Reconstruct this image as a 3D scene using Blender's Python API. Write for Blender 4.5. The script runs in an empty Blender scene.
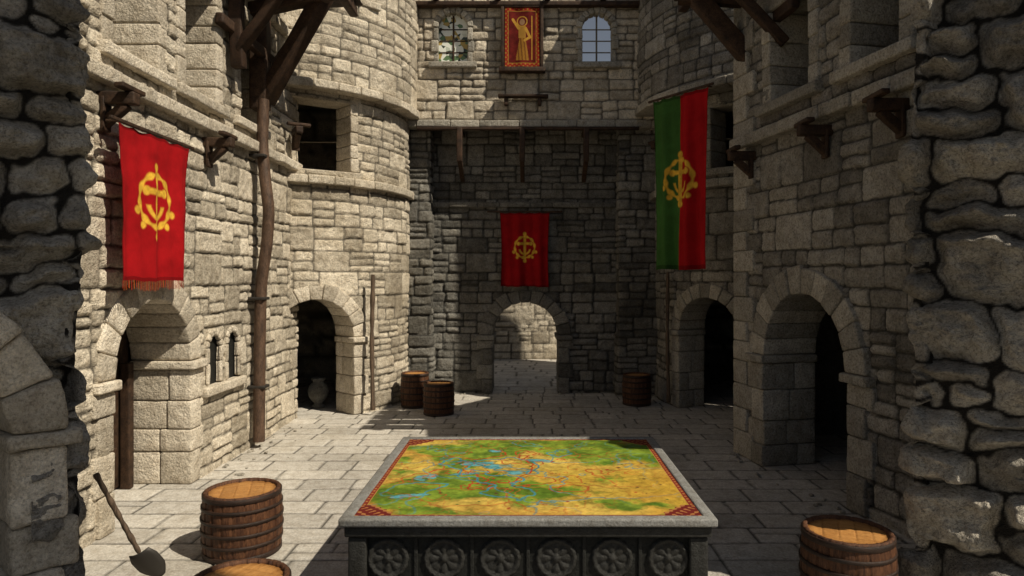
import bpy, math, numpy as np
from mathutils import Vector
rad=math.radians
TAB=np.random.default_rng(7).random((256,256))
def vn(x,y):
    xi=np.floor(x).astype(np.int64); yi=np.floor(y).astype(np.int64)
    fx=x-xi; fy=y-yi; fx=fx*fx*(3-2*fx); fy=fy*fy*(3-2*fy)
    a=TAB[xi&255,yi&255]; b=TAB[(xi+1)&255,yi&255]; c=TAB[xi&255,(yi+1)&255]; d=TAB[(xi+1)&255,(yi+1)&255]
    return (a*(1-fx)+b*fx)*(1-fy)+(c*(1-fx)+d*fx)*fy
def fbm(x,y,o=4):
    s=0;a=1.;t=0
    for i in range(o):
        s=s+a*(vn(x+i*17.3,y+i*9.1)*2-1); t+=a; a*=.5; x=x*2.03; y=y*2.03
    return s/t
def sstep(x): 
    x=np.clip(x,0,1); return x*x*(3-2*x)
def empty(name,loc=(0,0,0)):
    o=bpy.data.objects.new(name,None); bpy.context.scene.collection.objects.link(o); o.location=loc; o.empty_display_size=.2; return o
def mk(name,V,Q,mat,parent=None,attrs=None,col=None,smooth=True):
    V=np.asarray(V,float).reshape(-1,3); Q=np.asarray(Q,np.int32).reshape(-1,4)
    me=bpy.data.meshes.new(name); me.vertices.add(len(V)); me.vertices.foreach_set('co',V.ravel())
    me.loops.add(len(Q)*4); me.loops.foreach_set('vertex_index',Q.ravel())
    me.polygons.add(len(Q)); me.polygons.foreach_set('loop_start',np.arange(len(Q),dtype=np.int32)*4)
    me.update(calc_edges=True)
    if smooth: me.polygons.foreach_set('use_smooth',np.ones(len(Q),bool))
    for k,a in (attrs or {}).items():
        me.attributes.new(k,'FLOAT','POINT').data.foreach_set('value',np.asarray(a,np.float32).ravel())
    if col is not None:
        c=np.ones((len(V),4),np.float32); c[:,:3]=col
        me.attributes.new('paint','FLOAT_COLOR','POINT').data.foreach_set('color',c.ravel())
    me.materials.append(mat)
    o=bpy.data.objects.new(name,me); bpy.context.scene.collection.objects.link(o)
    if parent: o.parent=parent
    return o
# ---------------------------------------------------------------- materials
def newmat(name):
    m=bpy.data.materials.new(name); m.use_nodes=True; nt=m.node_tree; b=nt.nodes['Principled BSDF']; return m,nt,b
def N(nt,t,**k):
    n=nt.nodes.new(t)
    for a,v in k.items(): setattr(n,a,v)
    return n
def mixc(nt,fac,a,b,mode='MIX'):
    n=N(nt,'ShaderNodeMix',data_type='RGBA',blend_type=mode)
    for s,v in ((n.inputs[0],fac),(n.inputs[6],a),(n.inputs[7],b)):
        if isinstance(v,bpy.types.NodeSocket): nt.links.new(v,s)
        else: s.default_value=v if isinstance(v,(int,float)) else (*v,1)
    return n.outputs[2]
def ramp(nt,src,a,b,va=0.,vb=1.):
    n=N(nt,'ShaderNodeMapRange'); n.inputs[1].default_value=a; n.inputs[2].default_value=b; n.inputs[3].default_value=va; n.inputs[4].default_value=vb
    nt.links.new(src,n.inputs[0]); return n.outputs[0]
def noise(nt,co,scale,detail=6,rough=.6):
    n=N(nt,'ShaderNodeTexNoise'); n.inputs['Scale'].default_value=scale; n.inputs['Detail'].default_value=detail; n.inputs['Roughness'].default_value=rough
    nt.links.new(co,n.inputs['Vector']); return n.outputs[0]
def stone(name,dark,light,mortar,bump=1.,speck=.65,rough=.9,gscale=1.):
    m,nt,b=newmat(name)
    co=N(nt,'ShaderNodeTexCoord').outputs['Object']
    t=N(nt,'ShaderNodeAttribute',attribute_name='tone').outputs['Fac']
    mo=N(nt,'ShaderNodeAttribute',attribute_name='mort').outputs['Fac']
    base=mixc(nt,t,dark,light)
    n1=noise(nt,co,8*gscale,5,.74); n2=noise(nt,co,40*gscale,3,.8); n3=noise(nt,co,.6,3,.6)
    base=mixc(nt,ramp(nt,n1,.42,.62,0,.65),base,mixc(nt,1.,base,(.62,.58,.53),'MULTIPLY'))
    base=mixc(nt,ramp(nt,n2,.52,.63,0,speck),base,mixc(nt,1.,base,(.30,.29,.27),'MULTIPLY'))
    base=mixc(nt,ramp(nt,n2,.47,.36,0,.6),base,mixc(nt,1.,base,(1.4,1.38,1.35),'MULTIPLY'))
    base=mixc(nt,ramp(nt,n3,.50,.70,0,.55),base,mixc(nt,1.,base,(.62,.58,.50),'MULTIPLY'))
    base=mixc(nt,mo,base,mixc(nt,ramp(nt,n2,.3,.7,0,.8),mortar,(mortar[0]*.45,mortar[1]*.45,mortar[2]*.45)))
    nt.links.new(base,b.inputs['Base Color']); b.inputs['Roughness'].default_value=rough
    b.inputs['Specular IOR Level'].default_value=.2
    ad=N(nt,'ShaderNodeMath',operation='MULTIPLY_ADD'); nt.links.new(n2,ad.inputs[0]); ad.inputs[1].default_value=-.36; nt.links.new(n1,ad.inputs[2])
    b2=N(nt,'ShaderNodeBump'); b2.inputs['Strength'].default_value=1.; b2.inputs['Distance'].default_value=.065*bump; nt.links.new(ad.outputs[0],b2.inputs['Height'])
    nt.links.new(b2.outputs[0],b.inputs['Normal'])
    return m
M_WALL=stone('shade_toned_wall_stone',(.19,.18,.16),(.52,.495,.44),(.07,.067,.06))  # darker, greyer copy: shade of the right side put into the colour
M_LEFT=stone('sun_toned_wall_stone',(.44,.39,.31),(.90,.81,.66),(.16,.14,.11),speck=.5)  # brighter copy of the wall stone: sunlight put into the colour
M_BACK=stone('deep_shade_wall_stone',(.12,.116,.105),(.34,.328,.295),(.05,.048,.043))  # darkest copy of the wall stone: back wall's shade put into the colour
M_ROCK=stone('rough_rock',(.22,.207,.185),(.58,.545,.48),(.025,.022,.019),1.5)
M_ARCH=stone('dressed_stone',(.28,.265,.23),(.58,.545,.47),(.10,.09,.08),.8)
M_ARCHL=stone('sun_toned_dressed_stone',(.46,.41,.33),(.84,.76,.63),(.12,.11,.09),.8,speck=.5)  # brighter copy of the dressed stone, sunlight painted into its colour
M_PAVE=stone('paving_stone',(.40,.38,.345),(.68,.645,.58),(.07,.065,.055),.35,.35,.7)
M_TABLE=stone('table_stone',(.14,.14,.135),(.27,.27,.26),(.1,.1,.09),.2,.4,.6,2.)
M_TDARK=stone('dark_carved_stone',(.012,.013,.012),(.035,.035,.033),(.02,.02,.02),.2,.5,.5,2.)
M_GROUND=stone('dirt_ground',(.14,.12,.09),(.2,.17,.13),(.1,.09,.07),.8)
def wood(name,a,b_,rough=.7,sc=(6,6,6),bump=.5):
    m,nt,b=newmat(name)
    co=N(nt,'ShaderNodeTexCoord').outputs['Object']
    mp=N(nt,'ShaderNodeMapping'); mp.inputs['Scale'].default_value=sc; nt.links.new(co,mp.inputs[0])
    n1=noise(nt,mp.outputs[0],1.5,4,.7); n2=noise(nt,mp.outputs[0],9,4,.7)
    t=N(nt,'ShaderNodeAttribute',attribute_name='tone').outputs['Fac']
    c=mixc(nt,ramp(nt,n1,.35,.65),a,b_); c=mixc(nt,ramp(nt,n2,.45,.62,0,.7),c,mixc(nt,1.,c,(.4,.36,.32),'MULTIPLY'))
    c=mixc(nt,ramp(nt,t,0,1,0,.6),c,mixc(nt,1.,c,(.42,.36,.32),'MULTIPLY'))
    nt.links.new(c,b.inputs['Base Color']); b.inputs['Roughness'].default_value=rough; b.inputs['Specular IOR Level'].default_value=.3
    bp=N(nt,'ShaderNodeBump'); bp.inputs['Strength'].default_value=bump; bp.inputs['Distance'].default_value=.01; nt.links.new(n2,bp.inputs['Height']); nt.links.new(bp.outputs[0],b.inputs['Normal'])
    return m
W_DARK=wood('dark_timber',(.03,.017,.010),(.09,.050,.028))
W_POLE=wood('weathered_pole',(.07,.05,.035),(.20,.14,.095),sc=(20,20,2))
W_PIPE=wood('rusty_pipe',(.065,.040,.027),(.15,.092,.06),.6,sc=(9,9,3),bump=.3)
W_BARREL=wood('barrel_wood',(.055,.022,.012),(.17,.075,.035),.55,(16,16,2.5),.8)
W_LID=wood('barrel_lid_wood',(.42,.19,.05),(.60,.31,.10),.5,(3,22,3),.4)
W_HOOP=wood('barrel_hoop',(.02,.013,.010),(.05,.027,.018),.5,(4,4,30))
W_FRAME=wood('pale_window_frame',(.20,.19,.16),(.35,.33,.28),.7)
def paintmat(name,rough,weave=0,var=.35):
    m,nt,b=newmat(name); a=N(nt,'ShaderNodeAttribute',attribute_name='paint').outputs['Color']
    co=N(nt,'ShaderNodeTexCoord').outputs['Object']; n=noise(nt,co,7,5,.7); n2=noise(nt,co,180 if weave else 60,3,.7)
    c=mixc(nt,ramp(nt,n,.4,.65,0,var),a,mixc(nt,1.,a,(.5,.45,.4),'MULTIPLY'))
    c=mixc(nt,ramp(nt,n2,.4,.65,0,var),c,mixc(nt,1.,c,(.6,.58,.55),'MULTIPLY'))
    nt.links.new(c,b.inputs['Base Color']); b.inputs['Roughness'].default_value=rough; b.inputs['Specular IOR Level'].default_value=.1
    bp=N(nt,'ShaderNodeBump'); bp.inputs['Strength'].default_value=.4; bp.inputs['Distance'].default_value=.004; nt.links.new(n2,bp.inputs['Height']); nt.links.new(bp.outputs[0],b.inputs['Normal'])
    return m
M_CLOTH=paintmat('banner_cloth',.85,1); M_MAP=paintmat('painted_parchment',.75,0,.3)
m,nt,b=newmat('iron'); b.inputs['Base Color'].default_value=(.05,.045,.04,1); b.inputs['Roughness'].default_value=.6; b.inputs['Metallic'].default_value=.6; M_IRON=m
m,nt,b=newmat('sky_toned_stained_glass'); co=N(nt,'ShaderNodeTexCoord').outputs['Object']
vo=N(nt,'ShaderNodeTexVoronoi'); vo.inputs['Scale'].default_value=11; nt.links.new(co,vo.inputs['Vector'])
hsn=N(nt,'ShaderNodeSeparateColor'); nt.links.new(vo.outputs['Color'],hsn.inputs[0])
c=mixc(nt,ramp(nt,hsn.outputs[0],.32,.37),(.12,.20,.09),(.82,.84,.76)); c=mixc(nt,ramp(nt,hsn.outputs[1],.80,.84),c,(.04,.05,.03)); c=mixc(nt,ramp(nt,hsn.outputs[2],.80,.84),c,(.45,.32,.08))  # coloured panes; the pale ones have sky brightness painted in
nt.links.new(c,b.inputs['Base Color']); b.inputs['Roughness'].default_value=.25; M_GLASS=m
# ---------------------------------------------------------------- frames
def polymap(pts):
    P=np.array(pts,float); d=np.diff(P,axis=0); L=np.hypot(d[:,0],d[:,1]); S=np.concatenate([[0],np.cumsum(L)])
    ns=[];sx=[]
    for i in range(len(L)):
        n=np.array([d[i,1],-d[i,0]])/L[i]; e=min(.06,L[i]*.3)
        sx+= [S[i]+e,S[i+1]-e]; ns+=[n,n]
    ns=np.array(ns); dl=d[-1]/L[-1]; d0=d[0]/L[0]
    def f(u,v,h):
        u=np.asarray(u,float); over=np.maximum(u-S[-1],0); und=np.minimum(u,0)
        x=np.interp(u,S,P[:,0])+over*dl[0]+und*d0[0]; y=np.interp(u,S,P[:,1])+over*dl[1]+und*d0[1]
        nx=np.interp(u,sx,ns[:,0]); ny=np.interp(u,sx,ns[:,1])
        return np.stack([x+nx*h,y+ny*h,np.asarray(v,float)+0*x],-1)
    f.L=S[-1]; return f
def cylmap(cx,cy,Rr,a0):
    def f(u,v,h):
        a=a0+np.asarray(u,float)/Rr
        return np.stack([cx+(Rr+h)*np.cos(a),cy+(Rr+h)*np.sin(a),np.asarray(v,float)+0*a],-1)
    return f
STY=dict(
 rubble=dict(bh=(.30,.48),seg=(.34,.80),p=(.18,.66),joint=.008,rb=.020,depth=.026,off=.013,nz=.016,warp=.022,nf=11),
 fine=dict(bh=(.32,.46),seg=(.3,.75),p=(.12,.62),joint=.009,rb=.022,depth=.026,off=.015,nz=.016,warp=.02,nf=11),
 rock=dict(bh=(.30,.52),seg=(.42,.85),p=(.66,.30),joint=.008,rb=.080,depth=.12,off=.06,nz=.075,warp=.10,nf=3.4),
 pave=dict(bh=(.34,.46),seg=(.40,.85),p=(.93,.07),joint=.007,rb=.012,depth=.012,off=.003,nz=.003,warp=.010,nf=6))
def layout(U,V,rg,s):
    rc=[]; v=0.
    while v<V+.3:
        h=rg.uniform(*s['bh']); u=-rg.uniform(0,.5)
        while u<U+.3:
            w=rg.uniform(*s['seg']); r=rg.random()
            if r<s['p'][0]: rows=[(0,1)]
            elif r<s['p'][0]+s['p'][1]:
                f=rg.uniform(.38,.62); rows=[(0,f),(f,1)]
            else: 
                f=rg.uniform(.28,.36); g=rg.uniform(.62,.7); rows=[(0,f),(f,g),(g,1)]
            for a,c in rows:
                k=1 if len(rows)==1 else max(1,int(round(w/rg.uniform(.28,.55))))
                cuts=np.concatenate([[0],np.sort((np.arange(1,k)+rg.uniform(-.25,.25,k-1))/k),[1]])
                for q in range(k): rc.append((u+w*cuts[q],u+w*cuts[q+1],v+h*a,v+h*c))
            u+=w
        v+=h
    return np.array(rc)
def sheet(name,Mf,u0,u1,v0,v1,res,style,seed,mat,parent,holes=None,extra=None):
    s=STY[style]; rg=np.random.default_rng(seed); U=u1-u0; V=v1-v0; pad=.3
    rc=layout(U+2*pad,V+2*pad,rg,s); rr=.01
    ID=np.zeros((int((U+2*pad)/rr)+80,int((V+2*pad)/rr)+80),np.int32)
    for i,(a,b_,c,d) in enumerate(rc):
        ID[max(0,int(round(a/rr))):max(0,int(round(b_/rr))),max(0,int(round(c/rr))):max(0,int(round(d/rr)))]=i
    nu=max(2,int(round(U/res)))+1; nv=max(2,int(round(V/res)))+1
    uu,vv=np.meshgrid(np.linspace(u0,u1,nu),np.linspace(v0,v1,nv),indexing='ij')
    lu=uu-u0+pad; lv=vv-v0+pad; o=seed*3.7
    w=s['warp']
    lu2=lu+w*fbm(lu*2.2+o,lv*2.2,3)+w*.35*fbm(lu*9+o,lv*9,2); lv2=lv+w*fbm(lu*2+o+50,lv*2.6+9,3)+w*.35*fbm(lu*9+o,lv*9+40,2)
    iu=np.clip((lu2/rr).astype(int),0,ID.shape[0]-1); iv=np.clip((lv2/rr).astype(int),0,ID.shape[1]-1)
    idx=ID[iu,iv]; r=rc[idx]
    du=np.maximum(np.minimum(lu2-r[...,0],r[...,1]-lu2),0); dv=np.maximum(np.minimum(lv2-r[...,2],r[...,3]-lv2),0)
    k=s['rb']*.4+.004; e=-k*np.log(np.exp(-du/k)+np.exp(-dv/k))
    e=e+(.006 if style!='pave' else .002)*fbm(lu*16+o,lv*16,2)
    prof=sstep((e-s['joint'])/s['rb'])
    nR=len(rc); off=rg.uniform(-1,1,nR)*s['off']; tw=.6 if style!='rock' else 1.1; ta=rg.uniform(-1,1,nR)*s['off']*tw; tb=rg.uniform(-1,1,nR)*s['off']*tw
    cu=(lu2-(r[...,0]+r[...,1])/2)/(r[...,1]-r[...,0]+.01); cv=(lv2-(r[...,2]+r[...,3])/2)/(r[...,3]-r[...,2]+.01)
    H=-s['depth']*(1-prof)+prof*(off[idx]+ta[idx]*cu*2+tb[idx]*cv*2)
    nzz=fbm(lu*s['nf']+o+idx*3.1,lv*s['nf']+idx*1.7,5)
    if style=='rock':
        nzz=np.round(nzz*5)/5*.5+nzz*.7+.45*fbm(lu*13+idx*2.3,lv*16,4)
    H=H+nzz*s['nz']*(.2+.8*prof)+fbm(lu*.6+o,lv*.6,2)*.03*(0 if style=='pave' else 1)
    if extra: H=H+extra(uu,vv)
    tone=rg.beta(1.5,1.5,nR)[idx]+.25*fbm(lu*1.1+o,lv*1.1,3)
    if style=='pave': tone=.5+.6*(tone-.5)+.35*fbm(lu*.8+3,lv*.8,4)
    else: tone=tone+.22*fbm(lu*9+o,lv*9+4,3)-.35*np.clip(fbm(lu*3.5+o,lv*.45,3)-.05,0,1)
    tone=np.clip(tone,0,1)
    mort=1-sstep((e-s['joint']*.4)/(s['joint']*1.3+res*.35))
    P=Mf(uu.ravel(),vv.ravel(),H.ravel())
    g=np.arange(nu*nv).reshape(nu,nv); Q=np.stack([g[:-1,:-1],g[1:,:-1],g[1:,1:],g[:-1,1:]],-1).reshape(-1,4)
    if holes:
        cu_=((uu[:-1,:-1]+uu[1:,1:])/2).ravel(); cv_=((vv[:-1,:-1]+vv[1:,1:])/2).ravel()
        keep=np.ones(len(Q),bool)
        for hf in holes: keep&=~hf(cu_,cv_)
        Q=Q[keep]; used=np.unique(Q); rm=np.zeros(nu*nv,np.int64); rm[used]=np.arange(len(used)); Q=rm[Q]; P=P[used]; tone=tone.ravel()[used]; mort=mort.ravel()[used]
    return mk(name,P,Q,mat,parent,dict(tone=tone,mort=mort))
# ---------------------------------------------------------------- rounded stone blocks
idx6=np.array([(i,j,k) for i in range(6) for j in range(6) for k in range(6) if 0 in (i,j,k) or 5 in (i,j,k)])
lut={tuple(t):n for n,t in enumerate(idx6)}
qt=[]
for ax in range(3):
    for sd in (0,5):
        for a in range(5):
            for c in range(5):
                q=[]
                for (x,y) in ((a,c),(a+1,c),(a+1,c+1),(a,c+1)):
                    t=[0,0,0]; t[ax]=sd; t[(ax+1)%3]=x; t[(ax+2)%3]=y; q.append(lut[tuple(t)])
                qt.append(q if sd else q[::-1])
qt=np.array(qt)
class Blocks:
    def __init__(s,seed=1): s.C=[];s.T=[];s.rg=np.random.default_rng(seed)
    def raw(s,c,tone=None): s.C.append(np.array(c,float).reshape(2,2,2,3)); s.T.append(s.rg.beta(1.6,1.6) if tone is None else tone)
    def uv(s,Mf,q,w0,w1,tone=None):
        q=np.array(q,float); c=np.zeros((2,2,2,3))
        for (i,j),n in (((0,0),0),((1,0),1),((1,1),2),((0,1),3)):
            for k,w in ((0,w0),(1,w1)): c[i,j,k]=Mf(np.array([q[n,0]]),np.array([q[n,1]]),-w)[0]
        s.raw(c,tone)
    def box(s,Mf,u0,u1,v0,v1,w0,w1,tone=None): s.uv(Mf,[(u0,v0),(u1,v0),(u1,v1),(u0,v1)],w0,w1,tone)
    def wbox(s,x0,x1,y0,y1,z0,z1,tone=None):
        c=np.zeros((2,2,2,3))
        for i,x in enumerate((x0,x1)):
            for j,y in enumerate((y0,y1)):
                for k,z in enumerate((z0,z1)): c[i,j,k]=(x,y,z)
        s.raw(c,tone)
    def beam(s,p,q,w,h,tone=None,up=(0,0,1)):
        p=np.array(p,float);q=np.array(q,float); d=q-p; d/=np.linalg.norm(d); sd=np.cross(d,up); sd/=np.linalg.norm(sd); u=np.cross(sd,d)
        c=np.zeros((2,2,2,3))
        for i,e in enumerate((p,q)):
            for j,a in enumerate((-w/2,w/2)):
                for k,b_ in enumerate((-h/2,h/2)): c[i,j,k]=e+sd*a+u*b_
        s.raw(c,tone)
    def build(s,name,mat,parent,bev=.02,gap=.004,amp=.008,f=6):
        C=np.array(s.C); n=len(C); P=np.zeros((n,len(idx6),3)); pull=((idx6==0)|(idx6==5)); cnt=pull.sum(1)
        axd=[C[:,1].reshape(n,-1,3)-C[:,0].reshape(n,-1,3), C[:,:,1].reshape(n,-1,3)-C[:,:,0].reshape(n,-1,3), C[:,:,:,1].reshape(n,-1,3)-C[:,:,:,0].reshape(n,-1,3)]
        for a in range(3):
            L=np.linalg.norm(axd[a].mean(1),axis=1)+1e-6; e=np.minimum(bev/L,.25)
            tab=np.stack([0*e,e,.3+0*e,.7+0*e,1-e,1+0*e],1)
            p=tab[:,idx6[:,a]]
            sg=np.where(idx6[:,a]==0,1,-1)*pull[:,a]; k=np.where(cnt==2,.3,np.where(cnt==3,.45,0))
            p=p+sg*k*e[:,None]; g=np.minimum(gap/L,.1)[:,None]; P[...,a]=p*(1-2*g)+g
        x,y,z=P[...,0:1],P[...,1:2],P[...,2:3]; V=0
        for i in (0,1):
            for j in (0,1):
                for k in (0,1):
                    V=V+(x if i else 1-x)*(y if j else 1-y)*(z if k else 1-z)*C[:,i,j,k][:,None,:]
        V=V.reshape(-1,3)
        a_=V[:,0]*f+V[:,2]*f*.83; b_=V[:,1]*f-V[:,2]*f*.71; c_=V[:,0]*f-V[:,1]*f*.6
        V=V+amp*np.stack([fbm(a_,b_,3),fbm(b_+31,c_,3),fbm(c_+7,a_+90,3)],-1)
        Q=(qt[None]+(np.arange(n)*len(idx6))[:,None,None]).reshape(-1,4)
        T=np.repeat(np.array(s.T),len(idx6))
        return mk(name,V,Q,mat,parent,dict(tone=T,mort=0*T))
def arch(B,Mf,uc,vs,r,t,depth,n,z0=0.,proj=.04,jw=.3,impost=True,jh=(.26,.42),jd=None):
    for i in range(n):
        a=math.pi*i/n; b_=math.pi*(i+1)/n; tt=t*B.rg.uniform(.93,1.08)
        B.uv(Mf,[(uc+r*math.cos(a),vs+r*math.sin(a)),(uc+(r+tt)*math.cos(a),vs+(r+tt)*math.sin(a)),(uc+(r+tt)*math.cos(b_),vs+(r+tt)*math.sin(b_)),(uc+r*math.cos(b_),vs+r*math.sin(b_))],-proj*B.rg.uniform(.7,1.3),depth)
    for sg in (-1,1):
        z=z0; k=0; top=vs-(.11 if impost else 0)
        while z<top-.02:
            h=B.rg.uniform(*jh); 
            if z+h>top-.12: h=top-z
            w=jw*(1.15 if k%2 else .85)*B.rg.uniform(.95,1.05)
            us=sorted((uc+sg*r,uc+sg*(r+w)))
            cut=depth*B.rg.uniform(.35,.65)
            B.box(Mf,us[0],us[1],z,z+h,-proj*B.rg.uniform(.5,1.2),cut); 
            us2=sorted((uc+sg*(r+B.rg.uniform(0,.012)),uc+sg*(r+.2)))
            B.box(Mf,us2[0],us2[1],z,z+h,cut,depth)
            z+=h;k+=1
        if impost:
            us=sorted((uc+sg*(r-.04),uc+sg*(r+jw+.04))); B.box(Mf,us[0],us[1],vs-.11,vs,-proj-.05,depth)
def archhole(uc,vs,r,z0=-1,m=.07): 
    return lambda u,v:((np.abs(u-uc)<r+m)&(v<vs)&(v>z0))|(((u-uc)**2+(v-vs)**2<(r+m)**2)&(v>=vs))
def recthole(a,b_,c,d): return lambda u,v:(u>a)&(u<b_)&(v>c)&(v<d)
def rectwin(B,Mf,a,b_,c,d,depth,fw=.2,proj=.03):
    for (x0,x1) in ((a-fw,a),(b_,b_+fw)):
        z=c
        while z<d-.01:
            h=B.rg.uniform(.22,.34); h=d-z if z+h>d-.12 else h
            B.box(Mf,x0,x1,z,z+h,-proj*B.rg.uniform(.4,1.2),depth); z+=h
    B.box(Mf,a-fw-.05,b_+fw+.05,d,d+.2,-proj-.01,depth); B.box(Mf,a-fw-.06,b_+fw+.06,c-.14,c,-proj-.07,depth)
def course(B,Mf,u0,u1,v0,v1,w0,w1,L=(.45,.85)):
    u=u0
    while u<u1-.01:
        l=B.rg.uniform(*L); l=u1-u if u+l>u1-.25 else l
        B.box(Mf,u,u+l,v0+B.rg.uniform(-.006,.006),v1+B.rg.uniform(-.006,.006),w0*B.rg.uniform(.85,1.15),w1); u+=l
def quad(name,pts,mat,parent):
    return mk(name,pts,[[0,1,2,3]],mat,parent,dict(tone=[.4]*4,mort=[0]*4),smooth=False)
def shell(prefix,x0,x1,y0,y1,z0,z1,faces,mat,parent):
    c={'x0':[(x0,y0,z0),(x0,y1,z0),(x0,y1,z1),(x0,y0,z1)],'x1':[(x1,y0,z0),(x1,y1,z0),(x1,y1,z1),(x1,y0,z1)],
       'y0':[(x0,y0,z0),(x1,y0,z0),(x1,y0,z1),(x0,y0,z1)],'y1':[(x0,y1,z0),(x1,y1,z0),(x1,y1,z1),(x0,y1,z1)],
       'z1':[(x0,y0,z1),(x1,y0,z1),(x1,y1,z1),(x0,y1,z1)]}
    for f in faces: quad(prefix+'_'+f,c[f],mat,parent)
def lathe(name,prof,n,mat,parent,loc=(0,0,0),mod=None):
    pr=np.array(prof,float); a=np.linspace(0,2*np.pi,n,endpoint=False); V=[]
    A,Rr=np.meshgrid(a,pr[:,0],indexing='ij'); Z=np.repeat(pr[None,:,1],n,0)
    if mod is not None: Rr=Rr+mod(A,Z)*(Rr>.01)
    V=np.stack([Rr*np.cos(A)+loc[0],Rr*np.sin(A)+loc[1],Z+loc[2]],-1).reshape(-1,3); k=len(pr)
    i=np.arange(n)[:,None]; j=np.arange(k-1)[None]; i2=(i+1)%n
    Q=np.stack([i*k+j,i2*k+j,i2*k+j+1,i*k+j+1],-1).reshape(-1,4)
    return mk(name,V,Q,mat,parent,dict(tone=[.3]*len(V),mort=[0]*len(V)))

# ================================================================ GROUND
g=mk('ground',[(-150,-150,-.05),(150,-150,-.05),(150,150,-.05),(-150,150,-.05)],[[0,1,2,3]],M_GROUND,None,dict(tone=[.4]*4,mort=[0]*4))
def gmap(u,v,h): return np.stack([u,v,h],-1)
pav=empty('paved_courtyard')
sheet('flagstones',gmap,-5.6,5.6,2.4,15.7,.024,'pave',11,M_PAVE,pav)
sheet('outer_flagstones',gmap,-7,7,15.7,22.2,.05,'pave',12,M_PAVE,pav)
sheet('rear_flagstones',gmap,-5.6,5.6,-4,2.4,.08,'pave',13,M_PAVE,pav)

# ================================================================ LEFT RANGE (x=-4.1)
LW=empty('castle_range'); ML=polymap([(-4.1,5.1),(-4.1,12.2)]); du=lambda d:d-5.1
B=Blocks(3)
arch(B,ML,du(7.5),1.5,.76,.29,.72,11,jw=.3)
holes=[archhole(du(7.5),1.5,.76)]
for d in (8.94,9.50):
    arch(B,ML,du(d),1.60,.15,.09,.06,7,z0=1.12,proj=.02,jw=.09,impost=False,jh=(.24,.3)); holes.append(archhole(du(d),1.60,.15,1.1,.05))
B.box(ML,du(8.62),du(9.82),.98,1.11,-.07,.2); 
ups=[(6.75,7.55),(8.15,8.95),(9.75,10.4)]
for a,c in ups:
    holes.append(recthole(du(a)-.03,du(c)+.03,4.75,6.25)); rectwin(B,ML,du(a),du(c),4.78,6.22,.6)
course(B,ML,0,7.0,4.36,4.52,-.13,.1); course(B,ML,0,7.0,6.55,6.7,-.1,.1)
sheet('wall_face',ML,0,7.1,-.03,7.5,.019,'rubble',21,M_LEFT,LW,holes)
B.build('dressed_stones',M_ARCHL,LW)
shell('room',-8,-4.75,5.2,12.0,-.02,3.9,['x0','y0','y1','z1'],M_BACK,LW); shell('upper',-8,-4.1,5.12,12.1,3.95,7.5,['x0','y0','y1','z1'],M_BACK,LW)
quad('lancet_shade_sheet',[(-4.17,8.6,1.0),(-4.17,9.9,1.0),(-4.17,9.9,1.9),(-4.17,8.6,1.9)],M_TDARK,LW)  # near-black sheet painted in for the darkness inside the lancets

# foreground left bastion with arch (splayed face)
LF=empty('bastion_wall'); MF=polymap([(-4.75,3.08),(-3.17,4.90),(-4.3,5.12)]); s=math.hypot(1.58,1.82)
uA=s-1.20
B=Blocks(5); arch(B,MF,uA,1.45,.74,.34,.95,9,jw=.38,proj=.07,jh=(.34,.5))
sheet('rough_face',MF,0,MF.L,-.03,5.3,.013,'rock',31,M_ROCK,LF,[archhole(uA,1.45,.78)],extra=lambda u,v:.09*fbm(u*1.6,v*1.5+3,2)+.02+.07*(v>2.7))
B.build('arch_stones',M_ARCHL,LF,bev=.03,amp=.022,f=9)
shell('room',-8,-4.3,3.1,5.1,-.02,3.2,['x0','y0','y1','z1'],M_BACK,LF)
quad('top',[(-8,3.08,5.25),(-4.75,3.08,5.25),(-3.2,5.1,5.25),(-8,5.1,5.25)],M_BACK,LF)
sheet('lower_end_face',polymap([(-4.3,5.12),(-5.2,5.12)]),0,.9,0,5.2,.05,'rubble',32,M_BACK,LF)

# ================================================================ RIGHT RANGE
RW=empty('castle_range'); xr=lambda d:3.02+.2*(9.65-d)
MR=polymap([(xr(9.8),9.8),(xr(4.9),4.9)]); ru=lambda d:(9.8-d)*1.0198
B=Blocks(7); uc=ru(8.22); arch(B,MR,uc,1.48,.83,.34,.75,12,jw=.36,proj=.05)
holes=[archhole(uc,1.48,.83)]
for a,c in ((8.9,8.1),(7.35,6.65)):
    holes.append(recthole(ru(a)-.03,ru(c)+.03,4.75,6.0)); rectwin(B,MR,ru(a),ru(c),4.78,5.97,.7)
course(B,MR,.0,5.0,4.30,4.47,-.13,.12)
z=0;k=0
while z<6.5:
    h=B.rg.uniform(.26,.36); B.box(MR,-.03,.34 if k%2 else .52,z,z+h,-.045,.35 if k%2 else .2); z+=h;k+=1
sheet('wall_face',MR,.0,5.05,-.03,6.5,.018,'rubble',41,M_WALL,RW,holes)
sheet('inner_face',polymap([(xr(4.9)+.7,4.9),(xr(9.8)+.7,9.8)]),0,5,3.3,6.5,.06,'rubble',42,M_WALL,RW,[recthole(5-ru(8.9)-.03,5-ru(8.1)+.03,4.75,6.),recthole(5-ru(7.35)-.03,5-ru(6.65)+.03,4.75,6.)])
MR2=polymap([(4.5,12.0),(3.0,9.82)]); sheet('sun_block_return',MR2,0,MR2.L,-.03,6.5,.05,'rubble',43,M_WALL,RW)  # unseen wall added to stop sun leaking between range and tower
course(B,MR,0,5,6.5,6.62,-.06,.75)
B.build('dressed_stones',M_ARCH,RW)
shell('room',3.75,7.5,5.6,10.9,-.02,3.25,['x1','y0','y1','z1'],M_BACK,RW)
quad('flat_roof',[(3.7,4.9,3.3),(8,4.9,3.3),(8,11.5,3.3),(3.6,11.5,3.3)],M_BACK,RW)

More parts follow.
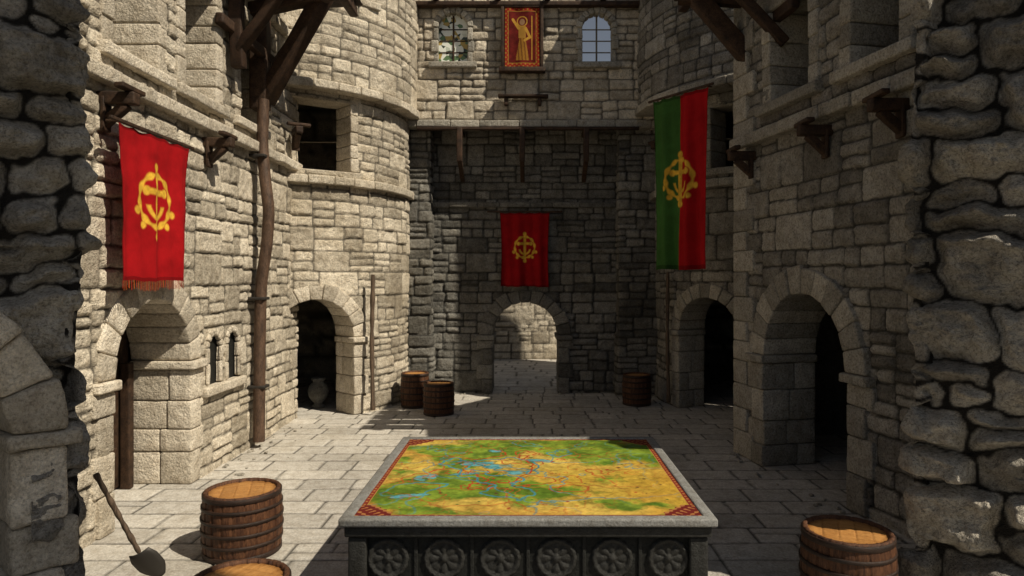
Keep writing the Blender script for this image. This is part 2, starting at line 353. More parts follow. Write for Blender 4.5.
# foreground right pillar
RF=empty('rock_pillar'); MP=polymap([(4.4,6.0),(2.92,5.26),(3.75,4.55),(4.9,4.5)])
sheet('rough_face',MP,0,MP.L,-.03,4.75,.013,'rock',52,M_ROCK,RF,extra=lambda u,v:.10*fbm(u*1.4,v*1.2+8,2)+.02)
quad('top',[(4.4,6.0,4.7),(2.95,5.26,4.7),(3.75,4.6,4.7),(4.9,4.55,4.7)],M_ROCK,RF)

# ================================================================ TOWERS
def tower(cx,cy,a0,a1,seed,arc_a,arc_r,vs,wins,mat,top,Rup,mast,soff,dm):
    T=empty('round_tower'); R0=2.6; A0=rad(a0); U=(rad(a1)-A0)*R0
    Mt=cylmap(cx,cy,R0,A0); Mu=cylmap(cx,cy,Rup,A0); B=Blocks(seed)
    ua=(rad(arc_a)-A0)*R0
    arch(B,Mt,ua,vs,arc_r,.28,.6,11,jw=.28)
    holes=[archhole(ua,vs,arc_r)]
    for (wa,wb,z0,z1) in wins:
        x0=(rad(wa)-A0)*R0; x1=(rad(wb)-A0)*R0; holes.append(recthole(x0-.03,x1+.03,z0-.03,z1+.03)); rectwin(B,Mt,x0,x1,z0,z1,.5,.17)
    course(B,Mt,0,U,4.14,4.30,-.13,.1,(.35,.6))
    course(B,Mu,0,U*Rup/R0,soff,soff+.16,-.07,.5,(.35,.6))
    sheet('lower_face',Mt,0,U,-.03,soff+.05,.023,'rubble',seed+1,mat,T,holes)
    holes2=[]
    for (wa,wb,z0,z1) in mast:
        x0=(rad(wa)-A0)*Rup; x1=(rad(wb)-A0)*Rup; holes2.append(recthole(x0-.03,x1+.03,z0-.03,z1+.03)); rectwin(B,Mu,x0,x1,z0,z1,.4,.14)
    sheet('upper_face',Mu,0,U*Rup/R0,soff+.05,top,.025,'rubble',seed+2,mat,T,holes2)
    Mb=cylmap(cx,cy,R0,rad(a1)); sheet('rear_lower',Mb,0,(2*math.pi-rad(a1-a0))*R0,-.03,soff+.05,.12,'rubble',seed+3,mat,T)
    Mb=cylmap(cx,cy,Rup,rad(a1)); sheet('rear_upper',Mb,0,(2*math.pi-rad(a1-a0))*Rup,soff+.05,top,.12,'rubble',seed+4,mat,T)
    lathe('soffit',[(R0-.05,soff+.06),(Rup+.0,soff+.07)],64,mat,T,(cx,cy,0)); lathe('cap',[(0,top-.05),(Rup,top-.05)],64,mat,T,(cx,cy,0)); lathe('floor_slab',[(0,4.2),(R0-.02,4.2)],48,mat,T,(cx,cy,0))
    B.build('dressed_stones',dm,T); return T
TL=tower(-5.1,14.2,-115,40,60,-58,.70,1.42,[(-69,-44,4.42,5.65)],M_LEFT,9.3,2.80,[(-50,-38,7.55,8.7)],5.78,M_ARCHL)
TR=tower(5.28,14.2,140,295,70,219,.64,1.50,[(196,208,4.5,5.6),(222,240,4.5,5.6)],M_WALL,10.0,3.0,[],5.85,M_ARCH)

# ================================================================ GATEHOUSE (back)
GH=empty('gatehouse'); MB=polymap([(-3.1,14.8),(3.1,14.8)]); B=Blocks(9); ux=lambda x:x+3.1
arch(B,MB,ux(-.06),1.27,.70,.29,.85,11,jw=.3,proj=.06)
course(B,MB,.6,5.6,4.02,4.14,-.07,.1)
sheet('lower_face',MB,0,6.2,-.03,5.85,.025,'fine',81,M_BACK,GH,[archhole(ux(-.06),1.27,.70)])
sheet('rear_face',polymap([(3.1,15.6),(-3.1,15.6)]),0,6.2,-.03,8.4,.06,'fine',82,M_BACK,GH,[archhole(3.16,1.27,.70),recthole(1.2,5.,5.9,8.38)])
B.build('gate_stones',M_BACK,GH); B=Blocks(19)
MU=polymap([(-3.2,14.2),(3.2,14.2)]); uu_=lambda x:x+3.2
wx=[(453-528)*14.2/683,(597-528)*14.2/683]; hs=[]
for x in wx:
    arch(B,MU,uu_(x),7.70,.30,.14,.22,9,z0=6.98,proj=.05,jw=.13,impost=False,jh=(.2,.28)); hs.append(archhole(uu_(x),7.70,.30,6.96,.05)); B.box(MU,uu_(x)-.5,uu_(x)+.5,6.85,6.98,-.12,.3)
sheet('upper_face',MU,0,6.4,5.72,8.5,.024,'fine',83,M_LEFT,GH,hs)
course(B,MU,.3,6.1,5.62,5.78,-.08,.3); 
B.build('dressed_stones',M_ARCH,GH)
quad('soffit',[(-3.1,14.2,5.74),(3.1,14.2,5.74),(3.1,14.82,5.74),(-3.1,14.82,5.74)],M_BACK,GH)
for nm,pts in (('pilaster_face',[(-2.85,14.42),(-2.06,14.42),(-2.06,14.82)]),('pilaster_face_2',[(1.92,14.82),(1.92,14.42),(2.85,14.42)])):
    Mq=polymap(pts); sheet(nm,Mq,0,Mq.L,-.03,5.72,.024,'fine',84+len(nm),M_BACK,GH,extra=lambda u,v:.015+.04*(v<1.3))
T=Blocks(10)
T.wbox(-2.6,2.6,14.02,14.2,8.1,8.2)
for x in (-1.41,-.12,1.2):
    T.wbox(x-.06,x+.06,14.03,14.15,4.9,5.6); T.beam((x,14.12,4.95),(x,14.75,4.6),.1,.11); T.beam((x,14.12,5.58),(x,14.78,5.58),.1,.1)
T.wbox(-2.3,2.3,14.05,14.16,5.55,5.62)
T.wbox(-.62,.42,14.0,14.2,6.22,6.28); T.wbox(-.5,-.42,14.05,14.2,6.06,6.22); T.wbox(.2,.28,14.05,14.2,6.06,6.22)
for x in (-1.9,-.62,.4,1.55): T.wbox(x-.06,x+.06,13.95,14.2,8.2,8.34)
T.build('timber_fittings',W_DARK,GH,bev=.012,amp=.006)
for i,x in enumerate(wx):
    F=Blocks(20+i)
    F.wbox(x-.022,x+.022,14.29,14.33,6.98,7.99)
    for z in (7.22,7.46,7.70): F.wbox(x-.30,x+.30,14.295,14.325,z-.014,z+.014)
    F.build('window_bars' ,W_FRAME if i else W_DARK,GH,bev=.005,amp=0)
quad('window_glass',[(wx[0]-.33,14.31,6.93),(wx[0]+.33,14.31,6.93),(wx[0]+.33,14.31,8.05),(wx[0]-.33,14.31,8.05)],M_GLASS,GH)
OW=empty('outer_wall'); sheet('wall_face',polymap([(-7,21),(7,21)]),0,14,-.05,4.5,.045,'rubble',91,M_LEFT,OW)
T=Blocks(12); T.wbox(-7,7,21.0,21.6,4.45,4.62); T.build('coping',M_ARCH,OW)
GT=empty('unseen_shadow_caster')  # invented block out of view, added to cast shade on the left bastion
P_=[(3.0,.45),(3.0,-1.4),(4.8,-1.4),(4.8,.45),(3.0,.45)]
MT=polymap(P_[::-1]); sheet('wall_face',MT,0,MT.L,-.03,14.5,.1,'rubble',95,M_WALL,GT); T=Blocks(13); T.wbox(2.9,4.9,-1.5,.55,14.5,14.7); T.build('coping',M_ARCH,GT)

# ================================================================ TIMBERS, BRACKETS, POLES
def bracket(p,n):
    E=empty('timber_bracket'); T=Blocks(int(abs(p[0]*70+p[1]*31)))
    p=np.array(p,float); n=np.array([*n,0.])
    T.beam(p-n*.05,p+n*.34,.13,.13); T.beam(p-n*.02+[0,0,-.28],p+n*.24+[0,0,-.05],.1,.1); T.beam(p+n*.03+[0,0,-.32],p+n*.03+[0,0,.02],.14,.05,up=(n[0],n[1],0))
    s_=np.cross(n,[0,0,1]); T.beam(p+n*.27-s_*.2+[0,0,.09],p+n*.27+s_*.2+[0,0,.09],.1,.06)
    T.build('timbers',W_DARK,E,bev=.015,amp=.008)
for d in (6.55,8.68): bracket((-4.08,d,4.22),(1,0))
for d in (9.35,7.75,6.6): bracket((xr(d)-.0,d,4.17),(-1,0))
bracket((-4.0,11.75,5.0),(.5,-.86)); bracket((2.2+.55,13.6,5.1),(-.9,-.4))
def brace(mir,name):
    E=empty(name); T=Blocks(33+mir)
    if not mir:
        x=-4.05; T.beam((x+.1,10.25,5.15),(x+1.15,9.95,6.75),.24,.24); T.beam((x+.05,10.2,5.0),(x+.05,10.2,7.3),.24,.26,up=(1,0,0))
        T.beam((x+.1,10.6,5.7),(x+1.0,10.3,6.85),.15,.16); T.beam((x-.05,10.1,6.45),(x+1.5,9.75,6.65),.2,.2); T.beam((x+1.2,9.0,6.85),(x+1.2,11.2,6.85),.16,.16)
        T.beam((x+.1,9.3,5.6),(x+1.1,9.1,6.8),.15,.15); T.beam((x+.1,9.3,5.35),(x+.1,9.25,7),.16,.18,up=(1,0,0)); T.beam((x+.02,8.9,5.9),(x+.15,10.5,5.8),.12,.16)
        for i in range(6): T.beam((x-.05,8.95+i*.42,6.95-.01*i),(x+1.35,8.95+i*.42,6.98),.36,.04)
    else:
        x=3.05; T.beam((x+.35,9.55,5.2),(x-.75,9.7,6.6),.24,.24); T.beam((x+.22,9.2,4.9),(x+.22,9.2,6.7),.2,.24,up=(1,0,0))
        T.beam((x+.3,8.9,5.55),(x-.55,9.0,6.55),.15,.15); T.beam((x+.3,9.5,6.35),(x-.9,9.75,6.5),.17,.17); T.beam((x-.7,8.3,6.5),(x-.7,10.4,6.62),.15,.15); T.beam((x+.25,8.4,5.9),(x+.12,9.7,5.95),.12,.16)
        for i in range(5): T.beam((x+.35,8.45+i*.42,6.68),(x-.85,8.45+i*.42,6.7),.36,.04)
    T.build('timbers',W_DARK,E,bev=.02,amp=.025,f=4); return E
brace(0,'timber_hoarding'); brace(1,'timber_hoarding')
def pole(name,pts,r,mat,n=12,wob=1.):
    pts=np.array(pts,float); K=24*(len(pts)-1); t=np.linspace(0,len(pts)-1,K); P=np.stack([np.interp(t,range(len(pts)),pts[:,i]) for i in range(3)],-1)
    k=np.ones(13)/13; 
    for i in range(3): 
        pp=np.concatenate([[P[0,i]]*6,P[:,i],[P[-1,i]]*6]); P[:,i]=np.convolve(pp,k,'valid')
    V=[]
    for i in range(K):
        d=P[min(i+1,K-1)]-P[max(i-1,0)]; d/=np.linalg.norm(d)+1e-9; a=np.cross(d,[.3,1,.1]); a/=np.linalg.norm(a); b_=np.cross(d,a)
        rr=r*(1+wob*(.12*math.sin(i*.9)+.1*math.sin(i*.37+1)))
        for j in range(n): th=2*math.pi*j/n; V.append(P[i]+rr*(a*math.cos(th)+b_*math.sin(th)))
    Q=[[i*n+j,i*n+(j+1)%n,(i+1)*n+(j+1)%n,(i+1)*n+j] for i in range(K-1) for j in range(n)]
    return mk(name,V,Q,mat,None,dict(tone=[.3]*len(V),mort=[0]*len(V)))
DP=empty('drain_pipe')
o=pole('pipe',[(-3.96,10.05,0),(-3.96,10.08,1.4),(-3.95,10.1,2.4),(-3.86,10.1,3.0),(-3.83,10.1,3.5),(-3.90,10.12,4.0),(-3.95,10.15,4.5),(-3.93,10.15,5.2)],.084,W_PIPE,16,.06); o.parent=DP
T=Blocks(44)
for z in (.9,2.2,4.3): T.wbox(-4.12,-3.85,9.98,10.2,z-.025,z+.025)
T.build('clamps',M_IRON,DP,bev=.01,amp=.002)
pole('wooden_pole',[(-2.82,12.42,0),(-2.86,12.5,1.4),(-2.84,12.52,2.65)],.04,W_POLE)
pole('wooden_pole',[(2.72,13.2,0),(2.70,13.25,1.4),(2.72,13.28,2.7)],.035,W_POLE)

# ================================================================ BANNERS
GOLD=np.array((.78,.46,.05)); RED=np.array((.38,.007,.010)); GRN=np.array((.05,.14,.03))
def emblem(a,b_):
    r=np.hypot(a,b_); th=np.arctan2(b_,a)
    d=np.abs(r-.80)-.075*(1+.45*np.sin(th*10))
    d=np.minimum(d,np.maximum(np.abs(a)-.10,np.abs(b_+.02)-.98))
    d=np.minimum(d,np.maximum(np.abs(b_-.28)-.09,np.abs(a)-.52))
    for (x,y,q) in ((0,1.02,.14),(.5,.28,.14),(-.5,.28,.14),(0,-1.05,.14),(.9,-.35,.12),(-.9,-.35,.12),(.62,-.75,.11),(-.62,-.75,.11)): d=np.minimum(d,np.hypot(a-x,b_-y)-q)
    d=np.minimum(d,np.maximum(np.abs(np.hypot(a,b_+.10)-.42)-.07,b_+.15))
    return d
def banner(P0,D,Nn,W,H,nu,nv,halves,esx,esy,ec,fold,fringe,pole_over,border=.0,seed=0):
    E=empty('heraldic_banner'); P0=np.array(P0,float); D=np.array(D,float); D/=np.linalg.norm(D); Nn=np.array(Nn,float)
    u,v=np.meshgrid(np.linspace(0,1,nu),np.linspace(0,1,nv),indexing='ij')
    amp=fold*(.35+.65*v)
    h=amp*(np.sin(u*2*np.pi*2.3+1.2*v+seed)+.6*np.sin(u*2*np.pi*4.6-1.5*v+seed*2))+.6*fold*fbm(u*3+seed*5,v*4,3)+.02
    wid=1-.045*np.sin(v*np.pi)-.03*v; uo=.5+(u-.5)*wid
    sag=.016*np.abs(np.sin(u*np.pi*5))*np.exp(-v*20)+.02*fbm(u*6+seed,v*0,2)*v
    P=P0+D*(uo*W)[...,None]+Nn*h[...,None]; P[...,2]-=v*H+sag
    col=np.zeros((nu,nv,3)); col[:]=halves[0]
    if len(halves)>1: col[u>.5]=halves[1]
    col=col*(1+.25*fbm(u*3+seed,v*6,4))[...,None]
    wx_=(u-.5)*W; wy=(ec-v)*H
    d=emblem(wx_/esx,wy/esy); k=np.clip(.5-d/.06,0,1)[...,None]; col=col*(1-k)+GOLD*k*(1+.3*fbm(u*30,v*40,2))[...,None]
    hem=(v>.975)|(v<.02)|(u<.015)|(u>.985); col[hem]*=.55
    g=np.arange(nu*nv).reshape(nu,nv); Q=np.stack([g[:-1,:-1],g[1:,:-1],g[1:,1:],g[:-1,1:]],-1).reshape(-1,4)
    mk('cloth',P.reshape(-1,3),Q,M_CLOTH,E,col=col.reshape(-1,3))
    if fringe:
        V=[];Q=[];C=[];rg=np.random.default_rng(3); n=60
        for i in range(n):
            iu=min(nu-2,int(i/n*(nu-1))); a=P[iu,-1]; b_=P[min(nu-1,iu+max(1,int(.7*nu/n))),-1]; L=fringe*rg.uniform(.8,1.15); j=rg.uniform(-.006,.006)
            k=len(V); V+=[a,b_,b_+[0,j,-L],a+[0,j,-L]]; Q.append([k,k+1,k+2,k+3]); C+=[(.42,.10,.02) if i%2 else (.36,.03,.015)]*4
        mk('fringe',V,Q,M_CLOTH,E,col=np.array(C),smooth=False)
    T=Blocks(int(seed)+50); a=P0-D*pole_over+Nn*.02; b_=P0+D*(W+pole_over)+Nn*.02; T.beam(a+[0,0,.02],b_+[0,0,.02],.045,.045); 
    for t in (.03,.97):
        q=P0+D*(W*t); T.beam(q+Nn*.02+[0,0,.02],q-Nn*.12+[0,0,.02],.03,.03,up=(0,0,1))
    T.build('pole',W_DARK,E,bev=.012,amp=.003); return E
banner((-3.88,6.42,3.97),(0,1,0),(1,0,0),1.34,1.50,170,220,[RED],.38,.34,.45,.028,.09,.12,0,1)
banner((-.60,14.64,3.9),(1,0,0),(0,-1,0),1.06,1.58,110,160,[RED*.9],.28,.28,.47,.028,0,.28,0,2)
banner((2.10,11.35,5.42),(.66,-.95,0),(-.82,-.57,0),1.14,2.78,150,300,[GRN,RED*1.15],.36,.38,.48,.05,0,.12,0,4)
def figure_banner():
    E=empty('saint_tapestry'); nu,nv=110,180; u,v=np.meshgrid(np.linspace(0,1,nu),np.linspace(0,1,nv),indexing='ij'); W,H=.74,1.24
    x=(u-.5)*W; z=(1-v)*H
    P=np.stack([x-.12,14.06-.012*np.sin(u*12+v*2),z+6.84],-1)
    col=np.zeros((nu,nv,3)); col[:]=(.13,.013,.010); col=col*(1+.8*fbm(u*8,v*12,4))[...,None]
    S=lambda ax,az,bx,bz,r:np.hypot(x-(ax+(bx-ax)*np.clip(((x-ax)*(bx-ax)+(z-az)*(bz-az))/((bx-ax)**2+(bz-az)**2),0,1)),z-(az+(bz-az)*np.clip(((x-ax)*(bx-ax)+(z-az)*(bz-az))/((bx-ax)**2+(bz-az)**2),0,1)))-r
    robe=(np.abs(x-.005)<.055+.09*np.clip((.62-z)/.5,0,1))&(z>.14)&(z<.66); tors=(np.abs(x)<.075)&(z>.6)&(z<.84)
    arm=(S(-.07,.8,-.19,.98,.028)<0)|(S(.07,.8,.16,.62,.028)<0)|(S(.16,.62,.05,.55,.025)<0); staff=S(.2,.16,.2,1.05,.010)<0
    head=np.hypot(x,(z-.93)*.85)<.055; halo=np.abs(np.hypot(x,z-.94)-.10)<.012
    col[robe]=(.34,.16,.025); col[robe&(np.sin(x*90+z*8)>.3)]=(.18,.07,.015); col[tors]=(.40,.21,.04); col[arm|halo|staff]=(.48,.26,.04); col[head]=(.34,.20,.11)
    e=np.minimum(np.minimum(u*W,(1-u)*W),np.minimum(v*H,(1-v)*H)); col[e<.085]=(.30,.025,.015); col[(e<.085)&(np.sin(x*70)*np.sin(z*70)>.35)]=(.36,.17,.03); col[(e<.095)&(e>.08)]=(.34,.18,.03); col[e<.016]=(.05,.018,.012)
    g=np.arange(nu*nv).reshape(nu,nv); Q=np.stack([g[:-1,:-1],g[1:,:-1],g[1:,1:],g[:-1,1:]],-1).reshape(-1,4)
    mk('cloth',P.reshape(-1,3),Q,M_CLOTH,E,col=col.reshape(-1,3))
    T=Blocks(77); T.wbox(-.58,.34,14.03,14.09,8.07,8.13); T.wbox(-.56,-.49,14.03,14.2,6.8,8.1); T.wbox(.25,.32,14.03,14.2,6.8,8.1); T.wbox(-.6,.36,14.0,14.2,6.74,6.84); T.build('frame',W_DARK,E,bev=.01,amp=.003)
figure_banner()

# ================================================================ BARRELS
def barrel(x,y,r,h,rot=0):
    E=empty('wooden_barrel',(x,y,0)); E.rotation_euler[2]=rot; ns=22; n=ns*8
    def groove(A,Z):
        f=(A/(2*np.pi)*ns)%1; e=np.minimum(f,1-f); rnd=np.sin(np.floor(A/(2*np.pi)*ns)*12.9)*.003
        return -.010*np.clip(1-e/.09,0,1)+rnd
    R_=lambda t:r*(.945+.055*math.sin(math.pi*t))
    prof=[(R_(t)-.006,h*t) for t in np.linspace(0,1,16)]+[(r*.945-.016,h+.004),(r*.945-.036,h),(r*.945-.038,h-.03)]
    prof[0]=(r*.93-.012,0.002)
    lathe('staves',prof,n,W_BARREL,E,mod=groove)
    for t,w in ((.05,.045),(.24,.03),(.42,.03),(.60,.03),(.78,.03),(.945,.045)):
        z=h*t; rr=R_(t)
        lathe('hoop',[(rr-.02,z-w/2),(rr-.001,z-w/2+.001),(rr+.003,z-w*.4),(rr+.003,z+w*.4),(rr-.001,z+w/2-.001),(rr-.02,z+w/2)],64,W_HOOP,E)
    rr=r*.945-.036; k=5
    a=np.linspace(0,2*np.pi,96,endpoint=False); rad_=np.linspace(0,rr,40)
    A,RR=np.meshgrid(a,rad_,indexing='ij'); X=RR*np.cos(A); Y=RR*np.sin(A); f=((X/rr+1)*k/2)%1; e=np.minimum(f,1-f)
    Z=h-.022-.008*np.clip(1-e/.05,0,1)+.003*fbm(X*20,Y*4,3)
    V=np.stack([X,Y,Z],-1).reshape(-1,3); i=np.arange(96)[:,None]; j=np.arange(39)[None]; i2=(i+1)%96
    Q=np.stack([i*40+j,i2*40+j,i2*40+j+1,i*40+j+1],-1).reshape(-1,4)
    tone=(np.clip(1-e/.06,0,1)*.9+1.0*np.clip((RR/rr-.80)/.15,0,1)+.35*((np.floor((X/rr+1)*k/2)%2))+.4*fbm(X*9,Y*9+3,3)).ravel()
    mk('lid',V,Q,W_LID,E,dict(tone=np.clip(tone,0,1.5),mort=0*tone))
    return E
barrel(-2.62,6.27,.355,.57,.3); barrel(-1.86,4.40,.33,.57,1.2); barrel(2.44,5.22,.345,.58,-.4)
barrel(-2.20,13.3,.28,.66,.8); barrel(-1.64,12.55,.29,.58,.1); barrel(2.15,13.5,.29,.60,.5)

# ================================================================ MAP TABLE
TB=empty('map_table'); x0,x1,y0,y1=-1.2,1.2,4.3,6.56; zt=.98; fr=.08
B=Blocks(99)
B.wbox(x0,x1,y0,y0+fr,zt-.055,zt,.75); B.wbox(x0,x1,y1-fr,y1,zt-.055,zt,.75); B.wbox(x0,x0+fr,y0+fr,y1-fr,zt-.055,zt,.75); B.wbox(x1-fr,x1,y0+fr,y1-fr,zt-.055,zt,.75)
B.build('stone_rim',M_TABLE,TB,bev=.012,gap=.001,amp=.003)
B=Blocks(96)
B.wbox(x0+.03,x1-.03,y0+.03,y1-.03,zt-.13,zt-.057,.9)
B.wbox(x0+.09,x1-.09,y0+.09,y1-.09,.12,zt-.131,.1)
B.wbox(x0+.02,x1-.02,y0+.02,y1-.02,0,.12,.3)
for x in (x0+.05,x1-.17):
    for y in (y0+.05,y1-.17): B.wbox(x,x+.12,y,y+.12,.121,zt-.132,.7)
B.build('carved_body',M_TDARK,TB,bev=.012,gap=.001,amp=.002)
def rosette(c,ax):
    c=np.array(c,float); ax=np.array(ax,float); nrm=np.array([ax[1],-ax[0],0]); up=np.array([0,0,1.])
    V=[];Q=[]; n=64; rs=[(0,.022),(.018,.020),(.026,.007),(.034,.007),(.06,.018),(.085,.009),(.095,.006),(.108,.018),(.120,.018),(.130,0)]
    for i in range(n):
        th=2*math.pi*i/n
        for (r,h) in rs:
            if .03<r<.1: h=h*(.3+.7*abs(math.cos(th*4))); r=r*(1+.08*abs(math.cos(th*4)))
            elif r>.1: r=r*(1+.05*abs(math.cos(th*8)))
            V.append(c+ax*r*math.cos(th)+up*r*math.sin(th)+nrm*h)
    k=len(rs)
    for i in range(n):
        for j in range(k-1): Q.append([i*k+j,((i+1)%n)*k+j,((i+1)%n)*k+j+1,i*k+j+1])
    return V,Q
V=[];Q=[]
def addr(c,ax):
    v,q=rosette(c,ax); k=len(V); V.extend(v); Q.extend([[a+k for a in w] for w in q])
for i in range(6):
    t=-.9+i*.36
    for z in (.70,.38):
        addr((t,y0+.09,z),(1,0,0)); addr((-t,y1-.09,z),(-1,0,0)); addr((x0+.09,5.43-t*.93,z),(0,-1,0)); addr((x1-.09,5.43+t*.93,z),(0,1,0))
mk('rosettes',V,Q,M_TDARK,TB,dict(tone=[.8]*len(V),mort=[0]*len(V)))
B=Blocks(97)
for i in range(5):
    t=-.72+i*.36
    for yy in (y0+.078,y1-.092): B.wbox(t-.012,t+.012,yy,yy+.014,.2,.84,.3)
for z in (.54,.22): B.wbox(x0+.18,x1-.18,y0+.076,y0+.092,z-.012,z+.012,.3)
B.build('panel_ribs',M_TDARK,TB,bev=.004,gap=0,amp=0)
nu,nv=440,410; u,v=np.meshgrid(np.linspace(0,1,nu),np.linspace(0,1,nv),indexing='ij'); W=x1-x0-2*fr; H=y1-y0-2*fr
X=x0+fr+u*W; Y=y0+fr+v*H; wu=u+.07*fbm(u*6,v*6,5); wv=v+.07*fbm(u*6+40,v*6,5)
n1=fbm(u*3+2,v*3,5)
A1=np.array((.44,.29,.038)); A2=np.array((.40,.16,.024)); A3=np.array((.54,.40,.085))
t=np.clip(.5+n1*1.4,0,1)[...,None]; col=A1*(1-t)+A3*t
t=np.clip(1.5*np.maximum(np.abs(u-.5),np.abs(v-.5))-.42+.5*fbm(u*7,v*7,4),0,.85)[...,None]; col=col*(1-t)+A2*t
def blob(cx,cy,sx,sy): return np.exp(-(((wu-cx)/sx)**2+((wv-cy)/sy)**2))
gm=blob(.20,.76,.22,.22)+blob(.28,.34,.26,.24)+blob(.5,.88,.24,.12)+blob(.86,.74,.18,.24)+blob(.70,.84,.14,.14)+.8*blob(.12,.20,.16,.18)+.85*blob(.50,.28,.14,.12)+.8*blob(.80,.12,.20,.06)+.75*fbm(u*8+5,v*8,6)
G1=np.array((.045,.14,.012)); G2=np.array((.16,.27,.025)); t=np.clip((gm-.44)*5,0,.9)[...,None]; t2=np.clip(.5+2.0*fbm(u*16,v*16,5),0,1)[...,None]; col=col*(1-t)+(G1*(1-t2)+G2*t2)*t
k=np.exp(-((gm-.46)/.035)**2)[...,None]*.45; col=col*(1-k)+np.array((.12,.13,.02))*k
for (cx,cy,sx,sy) in ((.30,.60,.07,.035),(.40,.55,.07,.05),(.48,.48,.06,.035),(.16,.18,.05,.03),(.13,.42,.03,.05),(.55,.64,.04,.025),(.37,.78,.03,.02),(.26,.46,.05,.025)):
    d=((wu-cx)/sx)**2+((wv-cy)/sy)**2+2.2*fbm(u*22,v*22,4); k=np.clip((1-d)*2,0,1)[...,None]; col=col*(1-k)+np.array((.10,.30,.33))*k; k=np.exp(-((1-d)/.25)**2)[...,None]*.6; col=col*(1-k)+np.array((.03,.06,.04))*k
def line(f,w,c,a=1.):
    global col
    gx,gy=np.gradient(f); gg=np.hypot(gx,gy)+1e-6; k=(np.clip(w-np.abs(f)/gg,0,1)*a)[...,None]; col=col*(1-k)+np.array(c)*k
mask=np.clip(1.6-2.8*np.hypot(u-.42,v-.48),0,1)
line(fbm(u*5+11,v*5+3,4),2.0,(.40,.04,.015),mask); line(fbm(u*8+71,v*8+33,4)-.08,1.6,(.36,.06,.02),mask); line(fbm(u*9+17,v*9+83,4),1.4,(.45,.13,.03),mask*.8)
line(fbm(u*3+31,v*3+8,5)-.05,2.2,(.05,.22,.27),np.clip(mask+.2,0,1)); line(fbm(u*4+61,v*4+18,5)+.08,1.6,(.06,.22,.26),mask)
for c_ in (-.35,-.22,-.1,.1,.22,.35,.48): line(fbm(u*4+2,v*4+90,5)-c_,.9,(.15,.08,.02),.4)
col=col*(1+.40*fbm(u*60,v*60,3)+.2*fbm(u*15+9,v*15,3))[...,None]
rg=np.random.default_rng(8)
for i in range(60):
    a,b_=rg.uniform(.06,.94),rg.uniform(.06,.94); q=rg.uniform(.003,.007); c=((.30,.03,.015),(.08,.045,.02),(.04,.10,.02))[i%3]; k=(np.clip(1.5-np.hypot(u-a,(v-b_))/q,0,1))[...,None]; col=col*(1-k)+np.array(c)*k
e=np.minimum(np.minimum(u*W,(1-u)*W),np.minimum(v*H,(1-v)*H)); al=np.where(np.minimum(u*W,(1-u)*W)<np.minimum(v*H,(1-v)*H),v*H,u*W)
k=(e<.032); col[k]=(.20,.028,.016); k=(e>.009)&(e<.024)&(np.sin(al*110)>.35); col[k]=(.36,.17,.05); k=(e>.032)&(e<.040); col[k]=(.42,.24,.06)
cx=np.minimum(u,1-u)*W; cy=np.minimum(v,1-v)*H
k=(cx+cy+.03*np.sin(cx*70)*np.sin(cy*70)<.32)&(np.maximum(cx,cy)<.23); pat=np.sin(cx*95)*np.sin(cy*95)+.6*np.sin((cx+cy)*70)
col[k]=np.where((pat[k]>.45)[:,None],np.array((.36,.15,.05)),np.array((.13,.016,.013)))
g=np.arange(nu*nv).reshape(nu,nv); Q=np.stack([g[:-1,:-1],g[1:,:-1],g[1:,1:],g[:-1,1:]],-1).reshape(-1,4)
Z=zt-.012+.004*np.clip(gm-.4,0,1)+.0015*fbm(u*30,v*30,3)
mk('painted_map',np.stack([X,Y,Z],-1).reshape(-1,3),Q,M_MAP,TB,col=np.clip(col,0,1).reshape(-1,3))

# ================================================================ SMALL THINGS
E=empty('wooden_door'); T=Blocks(61)
for i in range(5): T.box(MR,uc+.02+i*.165,uc+.02+(i+1)*.165,.02,2.3,.76,.82)
for z in (.4,1.6): T.box(MR,uc+.02,uc+.84,z,z+.12,.73,.76)
T.build('planks',W_DARK,E,bev=.012,amp=.004)
E=empty('wooden_door'); T=Blocks(62); uq=du(7.5)
for i in range(9): T.box(ML,uq-.78+i*.175,uq-.78+(i+1)*.175,.02,2.3,.74,.8)
T.box(ML,uq+.55,uq+.66,0,1.5,.6,.72)
for z in (.4,1.5): T.box(ML,uq-.78,uq+.5,z,z+.12,.70,.74)
T.build('planks',W_DARK,E,bev=.012,amp=.004)
lathe('stone_urn',[(0,0),(.12,.0),(.13,.04),(.08,.08),(.17,.2),(.2,.32),(.17,.43),(.1,.5),(.14,.56),(.13,.58),(.09,.55),(.08,.45)],36,M_BACK,None,(-4.05,13.2,0))
E=empty('shovel'); 
h_=pole('handle',[(-3.33,5.24,1.02),(-3.22,5.38,.62),(-3.12,5.50,.27)],.02,W_POLE); h_.parent=E
V=[];Q=[];a=np.array((-3.13,5.49,.30)); dn=np.array((.12,.16,-.29)); dn/=np.linalg.norm(dn); sd=np.cross(dn,(0,-1,.2)); sd/=np.linalg.norm(sd); nn=np.cross(sd,dn)
for i in range(9):
    t=i/8; w=.11*(1-.9*max(0,t-.6)**1.3*2.2)*(.75+.25*min(1,t*4))
    for j in range(7): q=(j/6-.5)*2; V.append(a+dn*t*.30+sd*w*q+nn*(.03*(1-q*q)))
for i in range(8):
    for j in range(6): k=i*7+j; Q.append([k,k+1,k+8,k+7])
bl=mk('blade',V,Q,M_IRON,E); sm=bl.modifiers.new('s','SOLIDIFY'); sm.thickness=.006
T=Blocks(70); rg=np.random.default_rng(5)
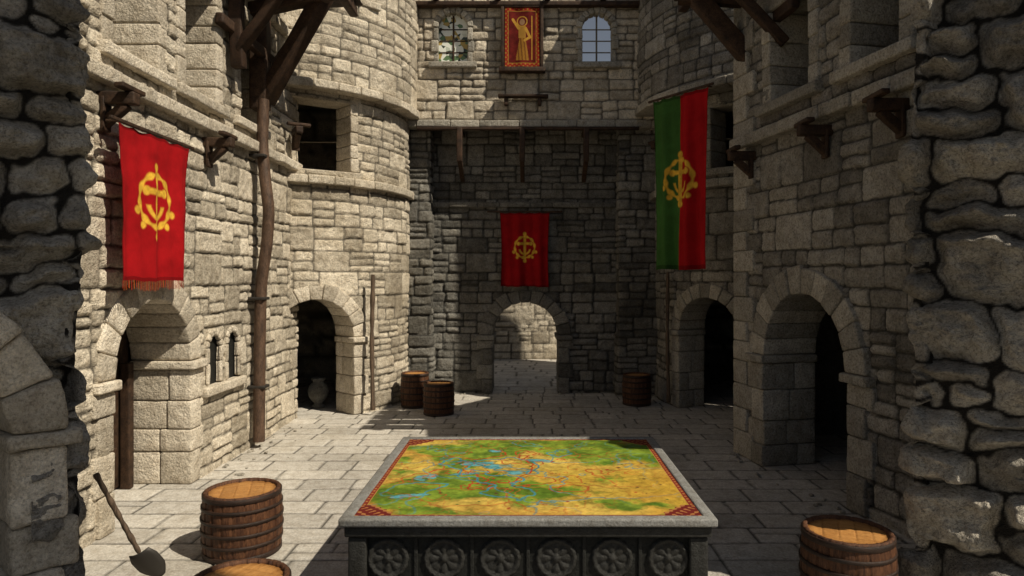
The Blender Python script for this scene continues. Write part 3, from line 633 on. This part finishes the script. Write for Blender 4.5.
for i in range(170):
    c=rg.integers(0,5)
    if c==0: x,y=-4.0+rg.exponential(.12),rg.uniform(8.6,11.6)
    elif c==1: x,y=rg.uniform(-3.05,-2.9)+rg.exponential(.08),rg.uniform(4.8,5.4)
    elif c==2: y=rg.uniform(5.5,9.7); x=xr(y)-.08-rg.exponential(.1)
    elif c==3: x,y=rg.uniform(-2,2),14.7-rg.exponential(.1)
    else: x,y=rg.uniform(-3.5,2.8),rg.uniform(6.8,14)
    q=rg.uniform(.010,.032)*(.5 if c==4 else 1); T.wbox(x-q,x+q*rg.uniform(.6,1.3),y-q,y+q*rg.uniform(.6,1.3),-.005,q*1.1)
T.build('loose_rubble',M_ARCH,None,bev=.02,amp=.012,f=30)

# ================================================================ LIGHT, CAMERA
el=rad(49); az=rad(31); d=Vector((math.cos(az)*math.cos(el),-math.sin(az)*math.cos(el),math.sin(el)))
L=bpy.data.lights.new('sun','SUN'); L.energy=5.0; L.angle=rad(.5); L.color=(1,.90,.73); lo=bpy.data.objects.new('sun',L); bpy.context.scene.collection.objects.link(lo); lo.rotation_euler=d.to_track_quat('Z','Y').to_euler(); lo.location=(8,-4,15)
w=bpy.data.worlds.new('World'); bpy.context.scene.world=w; w.use_nodes=True; nt=w.node_tree; bg=nt.nodes['Background']
sk=nt.nodes.new('ShaderNodeTexSky'); sk.sky_type='NISHITA'; sk.sun_disc=False; sk.sun_elevation=el; sk.sun_rotation=rad(121)
hs=nt.nodes.new('ShaderNodeHueSaturation'); hs.inputs['Saturation'].default_value=.5; nt.links.new(sk.outputs[0],hs.inputs['Color']); nt.links.new(hs.outputs[0],bg.inputs[0]); bg.inputs[1].default_value=.05
cd=bpy.data.cameras.new('camera'); cd.sensor_width=36; cd.lens=24.01; cd.shift_x=-16/1024; cd.shift_y=-10/1024; cd.clip_end=500; cd.clip_start=.05
co=bpy.data.objects.new('camera',cd); bpy.context.scene.collection.objects.link(co); co.location=(0,0,2.5); co.rotation_euler=(rad(90),0,0); bpy.context.scene.camera=co
sc=bpy.context.scene; sc.view_settings.view_transform='Standard'; sc.view_settings.look='None'; sc.view_settings.exposure=0
